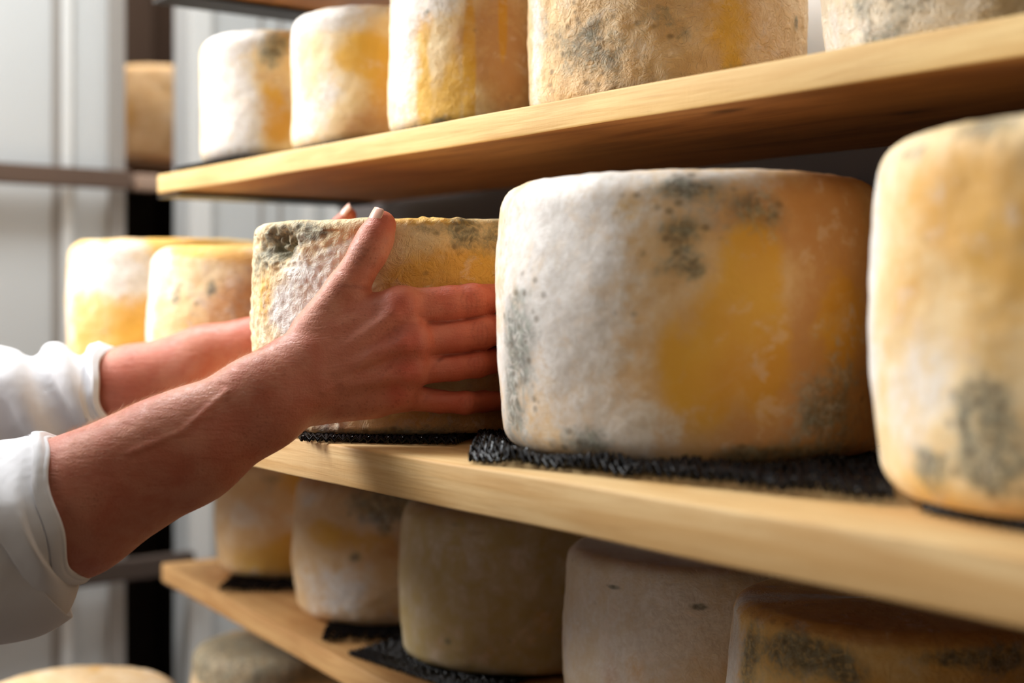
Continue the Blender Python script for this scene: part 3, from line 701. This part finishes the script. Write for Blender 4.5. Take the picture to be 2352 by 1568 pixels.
def near_arm():
    h = .0011
    fl = Field((-.46, .885, CZ - .235), (.04, 1.085, CZ + .085), h)
    base = fl
    E = at(-90, 1285, .935); A = at(165, 1168, .945); B = at(430, 1027, .952); Cc = at(600, 925, .962); Wp = at(685, 868, .972)
    fl.chain([E, A, B, Cc, Wp], [.042, .0440, .0368, .0305, .0285], .012, (1, 1.25, 1))
    # forearm muscle on top near the elbow and tendon side
    fl.cone(at(150, 1150, .94), at(330, 1042, .945), .032, .026, .02)
    # carpus and palm
    fl.cone(at(690, 868, .974), at(735, 852, .978), .0275, .025, .012, (1, 1.55, 1))
    pal = [((725, 800, .977), (925, 706, .988), .0150, .0128), ((722, 836, .975), (945, 782, .984), .0150, .0125),
           ((716, 872, .976), (940, 850, .986), .0150, .0115), ((718, 908, .980), (915, 906, .992), .0150, .0108),
           ((735, 925, .986), (860, 918, .992), .0140, .0120), ((770, 850, .990), (900, 820, .998), .0140, .0130),
           ((765, 760, .986), (865, 712, .992), .0140, .0115), ((730, 790, .985), (800, 720, .988), .0180, .0130)]
    for a, b, r1, r2 in pal: fl.cone(at(*a), at(*b), r1, r2, .010)
    # thumb
    fl.chain([at(722, 765, .982), at(795, 668, .990), at(846, 580, .996), at(862, 548, .997), at(876, 517, .999)], [.0165, .0142, .0122, .0120, .0102], .005)
    fl.cone(at(846, 580, .993), at(850, 574, .993), .0122, .0122, .003)
    # knuckles and tendons of the back of the hand
    for p, r in (((918, 700, .982), .0125), ((945, 783, .978), .0118), ((940, 850, .982), .0105), ((917, 905, .988), .010)):
        fl.cone(at(*p), at(p[0] + 6, p[1], p[2]), r, r, .008)
    for a, b in (((770, 822, .9655), (905, 722, .972)), ((775, 850, .9635), (925, 790, .968)), ((790, 880, .966), (925, 858, .974))):
        fl.cone(at(*a), at(*b), .0030, .0034, .007)
    palm = fl.F.copy()
    fingers = [
        ([at(925, 704, .988), at(1035, 698, .996), at(1085, 692, 1.000), around(36, 683, .0100), around(48, 684, .0092)], [.0126, .0126, .0124, .0098, .0080]),
        ([at(940, 782, .986), at(1050, 771, .996), at(1105, 763, 1.001), around(39, 752, .0102), around(53, 752, .0092)], [.0124, .0118, .0121, .0100, .0082]),
        ([at(940, 848, .988), at(1045, 842, .997), at(1095, 835, 1.002), around(37, 824, .0095), around(50, 824, .0088)], [.0115, .0096, .0098, .0090, .0078]),
        ([at(912, 907, .993), at(1010, 922, 1.000), at(1070, 925, 1.003), around(30, 922, .0080), around(41, 920, .0078)], [.0106, .0078, .0080, .0076, .0068])]
    out = None
    for pts, rad in fingers:
        fl.F = palm.copy()
        g = Field.__new__(Field); g.__dict__.update(fl.__dict__); g.F = np.full_like(palm, .03)
        g.chain(pts, rad, .003)
        G = smin(palm, g.F, .0045)
        out = G if out is None else smin(out, G, .0004)
    fl.F = out
    V, Q = surface(fl)
    V = smooth_v(V, Q, 2)
    N = normals(V, Q)
    front = np.clip(-N[:, 1] * 1.5, 0, 1)
    P2 = V.copy(); disp = np.zeros(len(V)); tone = np.zeros((len(V), 4)); tone[:, 3] = 1
    def px(x, y, d=1.0): v = at(x, y, d); return (v.x, v.z)
    XZ = np.stack([V[:, 0] / V[:, 1], (V[:, 2] - CZ) / V[:, 1]], 1)      # direction coordinates
    def pdir(x, y): return np.array(((x - 1176) / KP, (HOR - y) / KP))
    def crease(pts, wpx, depth, crease_shade=.0):
        nonlocal disp
        for i in range(len(pts) - 1):
            a, b = pdir(*pts[i]), pdir(*pts[i + 1]); ab = b - a
            t = np.clip(((XZ - a) @ ab) / (ab @ ab), 0, 1); dd = np.linalg.norm(XZ - a - t[:, None] * ab, axis=1) * KP
            g = np.exp(-(dd / wpx) ** 2)
            disp = np.minimum(disp, -depth * g * front) if depth > 0 else np.maximum(disp, -depth * g * front)
            if crease_shade: tone[:, 1] = np.maximum(tone[:, 1], crease_shade * g * front)  # crease shade stored as a darker skin tone
    # joint wrinkles over the finger joints, curved across each finger
    for cx, cy, hh in ((1078, 692, 30), (1103, 765, 30), (1095, 835, 18), (1075, 924, 14)):
        for k, off in enumerate((-13, -4, 3, 12)):
            bow = (7, 3, -2, -6)[k]; a_, b_ = (.8, .45, .9, .6)[k], (.5, .9, .6, .85)[k]
            crease([(cx + off, cy - hh * a_), (cx + off - bow, cy - 2), (cx + off + 1, cy + hh * b_)], 2.4, .0006, .3)
    for cx, cy in ((840, 585), (846, 574), (833, 596), (851, 565)):
        crease([(cx - 38, cy - 10), (cx - 8, cy + 12)], 3.4, .0013, .4)
    # web creases
    crease([(985, 742), (1010, 743), (1060, 736), (1155, 716)], 4.5, .0026, .9); crease([(1008, 828), (1020, 818), (1070, 811), (1155, 795)], 4.5, .0022, .9)
    crease([(985, 742), (968, 722)], 4, .0009, .2); crease([(1008, 828), (990, 850), (985, 880)], 4, .0008, .2); crease([(1005, 893), (985, 905), (975, 922)], 4, .0007, .2)
    crease([(775, 655), (815, 658), (850, 662)], 5, .0014, .5)
    # skin folds on the wrist, running down from the thumb root
    rnd = random.Random(5)
    for i in range(26):
        x0 = 648 + i * 5.0; y0 = 800 - i * 5.6 + rnd.uniform(-6, 6); L = rnd.uniform(28, 60)
        crease([(x0, y0), (x0 + L * .75, y0 - L * .45)], 2.6, .0008, .12)
    for i in range(7):
        x0 = 655 + i * 6; crease([(x0, 830 - i * 10), (x0 + 28, 880 - i * 9)], 3.2, .0007)
    # veins raised
    crease([(740, 900), (800, 870), (860, 800), (900, 770)], 6, -.0007); crease([(800, 930), (870, 880), (910, 830)], 5, -.0006); crease([(300, 1040), (420, 990), (520, 900)], 9, -.0009)
    V = V + N * disp[:, None]
    # redness over fingers, knuckles and hand edge
    xp = V[:, 0] / V[:, 1] * KP + 1176; yp = HOR - (V[:, 2] - CZ) / V[:, 1] * KP
    tone[:, 0] = np.clip((xp - 860) / 260, 0, .8)
    for cx, cy, r in ((918, 700, 45), (948, 783, 40), (942, 850, 38), (915, 905, 36), (880, 505, 45), (1080, 690, 40), (1105, 765, 40), (1095, 835, 30)):
        tone[:, 0] = np.maximum(tone[:, 0], .9 * np.exp(-((xp - cx) ** 2 + (yp - cy) ** 2) / r ** 2))
    return V, Q, tone

def far_arm():
    fl = Field((-.60, 1.16, CZ - .17), (.05, 1.37, CZ + .10), .0018)
    z = CZ
    E = (-.475, 1.30, z - .118); A = (-.345, 1.285, z - .078); B = (-.275, 1.275, z - .053); W_ = (-.205, 1.268, z - .032)
    fl.chain([(-.56, 1.28, z - .12), E, A, B, W_], [.043, .041, .0385, .032, .0265], .012, (1, 1.2, 1))
    fl.cone((-.205, 1.266, z - .03), (-.16, 1.262, z - .02), .025, .024, .012, (1, 1.5, 1))
    for dz0, dz1 in ((.004, .014), (-.012, -.008), (-.026, -.030), (-.038, -.049)):
        fl.cone((-.175, 1.262, z + dz0), (-.09, 1.266, z + dz1), .014, .0115, .01)
    palm = fl.F.copy(); out = None
    def bk(phi, dz, o):
        p = math.radians(phi); return (HC[0] + (HR + o) * math.sin(p), HC[1] + (HR + o) * math.cos(p), z + dz)
    fs = [([(-.09, 1.266, z + .014), bk(20, .018, .013), bk(33, .02, .011), bk(44, .02, .010)], [.0115, .0105, .009, .0078]),
          ([(-.09, 1.266, z - .008), bk(23, -.008, .013), bk(37, -.008, .011), bk(49, -.008, .010)], [.0115, .0105, .009, .0078]),
          ([(-.09, 1.266, z - .030), bk(20, -.033, .013), bk(33, -.034, .011), bk(44, -.034, .010)], [.011, .010, .0088, .0076]),
          ([(-.09, 1.266, z - .049), bk(13, -.056, .012), bk(23, -.058, .010), bk(32, -.058, .009)], [.010, .009, .008, .007]),
          ([(-.185, 1.252, z + .000), (-.172, 1.247, z + .035), (-.158, 1.242, z + .060), (-.142, 1.236, z + .0775)], [.016, .0125, .0105, .0072])]
    for pts, rad in fs:
        g = Field.__new__(Field); g.__dict__.update(fl.__dict__); g.F = np.full_like(palm, .03)
        g.chain(pts, rad, .003); G = smin(palm, g.F, .008); out = G if out is None else smin(out, G, .0015)
    fl.F = out
    V, Q = surface(fl); V = smooth_v(V, Q, 2)
    tone = np.zeros((len(V), 4)); tone[:, 3] = 1
    tone[:, 0] = np.clip((V[:, 0] + .42) / .5, .1, .8)
    return V, Q, tone

SHN = np.array((-.66, .86, CZ - .01)); SHF = np.array((-.74, 1.20, CZ + .02))      # shoulders
EN = at(-90, 1290, .935); EF = Vector((-.56, 1.28, CZ - .12))
def head_torso_skin():
    fl = Field((-1.0, .82, CZ - .05), (-.55, 1.2, CZ + .42), .004)
    cx, cy = -.82, .99
    fl.cone((-.77, 1.02, CZ + .0), (cx + .02, cy, CZ + .12), .058, .055, .02)                      # neck
    fl.cone((cx + .005, cy, CZ + .235), (cx + .005, cy, CZ + .245), .088, .088, .02, (.92, 1.12, .86), .03)    # skull
    fl.cone((cx + .045, cy, CZ + .175), (cx + .05, cy, CZ + .15), .058, .042, .03, (1, 1.1, 1))                 # jaw
    fl.cone((cx + .092, cy, CZ + .225), (cx + .112, cy, CZ + .190), .009, .013, .012)                           # nose
    fl.cone((cx + .082, cy - .02, CZ + .155), (cx + .082, cy + .02, CZ + .155), .010, .010, .008)               # lips
    for sy in (-1, 1):
        fl.cone((cx - .002, cy + sy * .078, CZ + .225), (cx - .006, cy + sy * .084, CZ + .19), .016, .010, .006, (1, 1.8, 1))   # ears
        fl.cone((cx + .070, cy + sy * .035, CZ + .242), (cx + .076, cy + sy * .02, CZ + .245), .010, .010, .01)  # brow
    V, Q = surface(fl); V = smooth_v(V, Q, 1)
    tone = np.zeros((len(V), 4)); tone[:, 3] = 1; tone[:, 0] = .2
    return V, Q, tone

person = empty('person', (-.75, 1.03, 0), 'person in a white shirt with rolled sleeves reaching both bare forearms around a cheese', 'person')
Vs, Qs, Ts, off = [], [], [], 0
for fn in (near_arm, far_arm, head_torso_skin):
    V, Q, T = fn(); Vs.append(V); Qs.append(Q + off); Ts.append(T); off += len(V)
body = npmesh('body', np.concatenate(Vs), np.concatenate(Qs), SKIN, person)
set_attr(body, 'tone', np.concatenate(Ts))

# shirt torso, trousers, hair
def solid(name, lo, hi, h, build, mat, it=2):
    fl = Field(lo, hi, h); build(fl); V, Q = surface(fl); V = smooth_v(V, Q, it)
    N = normals(V, Q)
    dn = np.array([.004 * mnoise.fractal(Vector(v * 11), 1.0, 2.0, 3) for v in V]); V = V + N * dn[:, None]
    return npmesh(name, V, Q, mat, person)
def b_shirt(f):
    x, y = -.775, 1.03
    f.cone((x, y - .10, CZ - .06), (x, y + .10, CZ - .04), .085, .085, .06, (1, 1, 1), .05)
    f.cone((x - .01, y - .06, CZ - .18), (x - .01, y + .06, CZ - .18), .105, .105, .08, m=.06)
    f.cone((x - .01, y - .05, CZ - .42), (x - .01, y + .05, CZ - .42), .100, .100, .10, m=.06)
    f.cone(tuple(SHN), (x, y, CZ - .0), .062, .06, .05, m=.05); f.cone(tuple(SHF), (x, y, CZ - .0), .062, .06, .05, m=.05)
    f.cone((x + .005, y, CZ + .03), (x + .01, y, CZ + .075), .066, .062, .02)
solid('shirt', (-1.02, .74, CZ - .58), (-.50, 1.36, CZ + .17), .006, b_shirt, SHIRT)
def b_tr(f):
    x, y = -.785, 1.03; z0 = CZ
    f.cone((x, y - .06, z0 - .50), (x, y + .06, z0 - .50), .108, .108, .05, m=.05)
    f.cone((x, y - .06, z0 - .58), (x, y + .06, z0 - .58), .108, .108, .05, m=.05)
    for s_ in (-1, 1):
        f.chain([(x, y + s_ * .085, z0 - .60), (x + .01, y + s_ * .095, z0 - .92), (x - .005, y + s_ * .10, .05)], [.09, .068, .056], .03, m=.05)
solid('trousers', (-.96, .80, .03), (-.58, 1.28, CZ - .36), .009, b_tr, TROUS)
def b_hair(f):
    cx, cy = -.82, .99
    f.cone((cx - .022, cy, CZ + .252), (cx - .012, cy, CZ + .268), .092, .086, .02, (.92, 1.08, .95), .04)
    f.cone((cx - .06, cy, CZ + .20), (cx - .06, cy, CZ + .23), .055, .06, .03, m=.04)
solid('hair', (-1.0, .84, CZ + .10), (-.66, 1.14, CZ + .42), .005, b_hair, HAIR)
for s_ in (-1, 1):
    fl = Field((-.9, .85, -.01), (-.5, 1.2, .12), .006)
    fl.cone((-.80, 1.03 + s_ * .10, .045), (-.64, 1.03 + s_ * .115, .032), .042, .030, .02, (1, 1, 1), .04)
    V, Q = surface(fl); V[:, 2] = np.maximum(V[:, 2], .001); V = smooth_v(V, Q, 1)
    npmesh('shoe', V, Q, plain('black_leather', (.02, .02, .02, 1), .4), person)

def ball(nm, c, r, mat, sc=(1, 1, 1), par=None):
    bm = bmesh.new(); bmesh.ops.create_uvsphere(bm, u_segments=16, v_segments=10, radius=r)
    for v in bm.verts: v.co = Vector((v.co.x * sc[0] + c[0], v.co.y * sc[1] + c[1], v.co.z * sc[2] + c[2]))
    me = bpy.data.meshes.new(nm); bm.to_mesh(me); bm.free(); return link(nm, me, mat, par or person)
for s_ in (-1, 1):
    eb = ball('eye', (-.736, .99 + s_ * .031, CZ + .226), .0115, plain('eye_white', lin(230, 226, 220), .2, 0, 20, .01))
    ball('iris', (-.7262, .99 + s_ * .031, CZ + .226), .0045, plain('iris', lin(60, 44, 30), .2, 0, 20, .1), (.8, 1, 1), eb)
    ball('eyebrow', (-.727, .99 + s_ * .033, CZ + .247), .016, HAIR, (.35, 1, .22))
ball('lips', (-.722, .99, CZ + .155), .019, plain('lips', lin(168, 84, 74), .4, 0, 60, .05), (.35, 1, .3))

# ---- sleeves: lofted tubes with folds and a rolled cuff
def catmull(P, t):
    n = len(P) - 1; f = min(max(t, 0), 1) * n; i = min(int(f), n - 1); u = f - i
    p0 = P[max(i - 1, 0)]; p1 = P[i]; p2 = P[i + 1]; p3 = P[min(i + 2, n)]
    return .5 * ((2 * p1) + (p2 - p0) * u + (2 * p0 - 5 * p1 + 4 * p2 - p3) * u * u + (3 * p1 - p0 - 3 * p2 + p3) * u ** 3)

def sleeve(name, keys, folds, cuff_w, cuff_r, seed, parent, lip=.035):
    """keys from cuff to shoulder: (centre, half width in the picture plane, half depth)"""
    Cn = [np.array(k[0], dtype=float) for k in keys]; R1 = [np.array([k[1], k[2]]) for k in keys]
    def frame(t):
        c = catmull(Cn, t); a = catmull(Cn, max(t - .02, 0)); b = catmull(Cn, min(t + .02, 1))
        ax = (b - a) / np.linalg.norm(b - a)
        dep = np.array((0, 1, 0.)); dep = dep - ax * (dep @ ax); dep /= np.linalg.norm(dep); up = np.cross(dep, ax); 
        if up[2] < 0: up = -up
        return c, ax, up, dep
    total = sum(np.linalg.norm(Cn[i + 1] - Cn[i]) for i in range(len(Cn) - 1))
    nt = 220
    def ring(t, dr, shift, amp, out):
        c, ax, up, dep = frame(max(t, 0)); r = catmull(R1, max(t, 0)); c = c + ax * shift
        for k in range(nt):
            th = 2 * math.pi * k / nt; cu, su = math.cos(th), math.sin(th)
            p = c + up * (r[0] * cu) + dep * (-r[1] * su)
            nrm = (up * cu / r[0] + dep * (-su) / r[1]); nrm /= np.linalg.norm(nrm)
            q = Vector(p)
            dsp = dr + amp * folds(t * total, th, q) + .0008 * mnoise.fractal(q * 45 + Vector((seed, 0, 0)), 1.0, 2.0, 3)
            # edge of the cuff is slightly uneven
            e = ax * (.004 * math.sin(th * 2 + seed) + .002 * math.sin(th * 5 + seed)) * (1 if t < .12 else 0)
            out.append(p + nrm * dsp + e)
    def loft(nm, rows, par):
        V = []
        for r in rows: ring(*r, V)
        n = len(rows); ii = np.arange(n - 1)[:, None] * nt; kk = np.arange(nt)[None]; k2 = (kk + 1) % nt
        Q = np.stack([ii + kk, ii + kk + nt, ii + k2 + nt, ii + k2], -1).reshape(-1, 4)
        o = npmesh(nm, np.array(V), Q, SHIRT, par); 
        bm = bmesh.new(); bm.from_mesh(o.data); bmesh.ops.recalc_face_normals(bm, faces=bm.faces); bm.to_mesh(o.data); bm.free()
        for p in o.data.polygons: p.use_smooth = True
        return o
    cwt = cuff_w / total
    rows = [(cwt * .5, -.004, 0, .4)]
    N = 110
    for i in range(N + 1):
        t = cwt * .5 + (1 - cwt * .5) * i / N
        rows.append((t, 0, 0, 1.0))
    sl = loft(name, rows, parent)
    # cuff band: inner surface, rounded edge, outer surface, rounded rear edge tucked on to the sleeve
    rows = []
    th_ = cuff_r
    for i in range(8): rows.append((cwt * (1 - i / 8) * .9, -th_, 0, .5))
    for i in range(9):
        a = -math.pi / 2 - math.pi * i / 8
        rows.append((0, th_ * .5 * math.sin(a) * -1 * -1 + 0 if False else -th_ * .0 + th_ * math.sin(-math.pi / 2 + math.pi * i / 8), -th_ * math.cos(-math.pi / 2 + math.pi * i / 8), .6))
    for i in range(1, 26): rows.append((cwt * i / 25, th_ + .0012 * math.sin(math.pi * i / 25), 0, .8))
    for i in range(1, 7): rows.append((cwt * (1 + .02 * i), th_ * (1 - i / 5), 0, .9))
    loft('cuff', rows, sl)
    return sl

def folds_near(s, th, q):
    # long soft folds running down the sleeve
    a = .0042 * math.sin(3.0 * th + 26 * s + .6) * min(1, s / .05) * .7
    a += .0035 * math.sin(2 * th - 40 * s + 1.2) * min(1, s / .08)
    return a + .004 * mnoise.noise(q * 13)
def folds_far(s, th, q):
    k = min(1, max(0, (s - .012) / .03))
    f = math.sin(58 * s + 1.9 * th + 1.2 * math.sin(th)); f = (abs(f) ** .7) * (1 if f > 0 else -1)
    return k * (.0062 * f + .004 * mnoise.noise(q * 20)) + .001 * math.sin(3 * th + 1)

def P_(x, y, d): return tuple(at(x, y, d))
sleeve('sleeve', [(P_(168, 1163, .945), .0470, .047), (P_(112, 1180, .945), .0540, .052), (P_(35, 1218, .942), .0610, .057), (P_(-70, 1262, .936), .0670, .061),
                  ((-.45, .93, CZ - .155), .072, .066), ((-.56, .89, CZ - .09), .074, .072), (tuple(SHN), .074, .077)], folds_near, .036, .0022, 2, person)
sleeve('sleeve', [(P_(268, 902, 1.285), .0385, .042), (P_(215, 914, 1.286), .0430, .046), (P_(140, 926, 1.288), .0480, .050), (P_(50, 934, 1.288), .0500, .054),
                  ((-.52, 1.29, CZ - .095), .058, .058), ((-.63, 1.25, CZ - .045), .066, .068), (tuple(SHF), .070, .075)], folds_far, .030, .0020, 5, person)

# ---- finger nails
def nail(c, up, out, L, Wd, arc=.9, tip=True):
    """c: centre of the nail; up: towards the finger tip; out: away from the finger"""
    up = Vector(up).normalized(); out = Vector(out); out = (out - up * out.dot(up)).normalized(); side = up.cross(out)
    c = Vector(c); V, F = [], []; nu, nv = 12, 14; R = Wd * .62
    for j in range(nv + 1):
        v = -1 + 2 * j / nv
        for i in range(nu + 1):
            u = -1 + 2 * i / nu; hw = math.sqrt(max(0, 1 - abs(v) ** 4)) * .25 + .75
            a = u * arc * hw
            p = c + side * (R * math.sin(a)) + out * (R * math.cos(a) - R) + up * (v * L / 2) - out * (.0008 * v * v)
            V.append(p)
    n0 = len(V)
    V += [p - out * .0006 for p in V]
    row = nu + 1
    for j in range(nv):
        for i in range(nu):
            a = j * row + i; F.append((a, a + 1, a + row + 1, a + row)); F.append((n0 + a, n0 + a + row, n0 + a + row + 1, n0 + a + 1))
    for i in range(nu):
        F.append((i, n0 + i, n0 + i + 1, i + 1)); a = nv * row + i; F.append((a, a + 1, n0 + a + 1, n0 + a))
    for j in range(nv):
        a = j * row; F.append((a, a + row, n0 + a + row, n0 + a)); a += nu; F.append((a, n0 + a, n0 + a + row, a + row))
    o = npmesh('fingernail', [tuple(v) for v in V], F, NAIL, body)
    return o
t1, t0 = at(876, 517, .999), at(848, 578, .996)
upv = (t1 - t0).normalized(); outv = Vector((-.80, -.60, .1))
outv = (outv - upv * outv.dot(upv)).normalized()
nail(t1 + upv * .0012 + outv * .0106, upv, outv, .0165, .0150)
t1, t0 = Vector((-.142, 1.236, CZ + .0775)), Vector((-.158, 1.242, CZ + .060))
upv = (t1 - t0).normalized(); outv = Vector((-.9, -.25, .0)); outv = (outv - upv * outv.dot(upv)).normalized()
nail(t1 + upv * .002 + outv * .0076, upv, outv, .014, .011)

# ---- fine fair hair on the top of the near forearm
def arm_hair():
    me = body.data; n = len(Vs[0]); co = Vs[0]; N = normals(Vs[0], Qs[0])
    x = co[:, 0] / co[:, 1] * KP + 1176
    ax = np.array(at(600, 925, .96)) - np.array(at(165, 1168, .945)); ax /= np.linalg.norm(ax)
    ok = np.where((x > 150) & (x < 640) & (N[:, 2] > .25) & (N[:, 1] < .45) & (co[:, 2] < CZ - .01))[0]
    rng = np.random.RandomState(4); pick = rng.choice(ok, min(2600, len(ok)), replace=False)
    V, F = [], []
    for i in pick:
        p = co[i]; nn = N[i]; L = rng.uniform(.004, .009); dr = ax * rng.uniform(.5, 1) + nn * rng.uniform(.25, .6) + rng.normal(0, .22, 3) + np.array((0, 0, -.25))
        dr /= np.linalg.norm(dr); sd = np.cross(dr, nn); sd /= np.linalg.norm(sd) + 1e-9
        b = len(V)
        for k in range(4):
            t = k / 3; c = p + nn * .0001 + dr * L * t + nn * (-.0012 * t * t); rr = .000045 * (1 - .8 * t)
            for a in (0, 2.094, 4.189): V.append(c + sd * rr * math.cos(a) + nn * rr * math.sin(a))
        for k in range(3):
            for j in range(3):
                a = b + k * 3 + j; c = b + k * 3 + (j + 1) % 3; F.append((a, c, c + 3, a + 3))
    m = plain('fair_hair', lin(214, 158, 112), .4, 0, 50, .1)
    o = npmesh('arm_hair', np.array(V), np.array(F), m, body); tag(o, kind='stuff')
arm_hair()
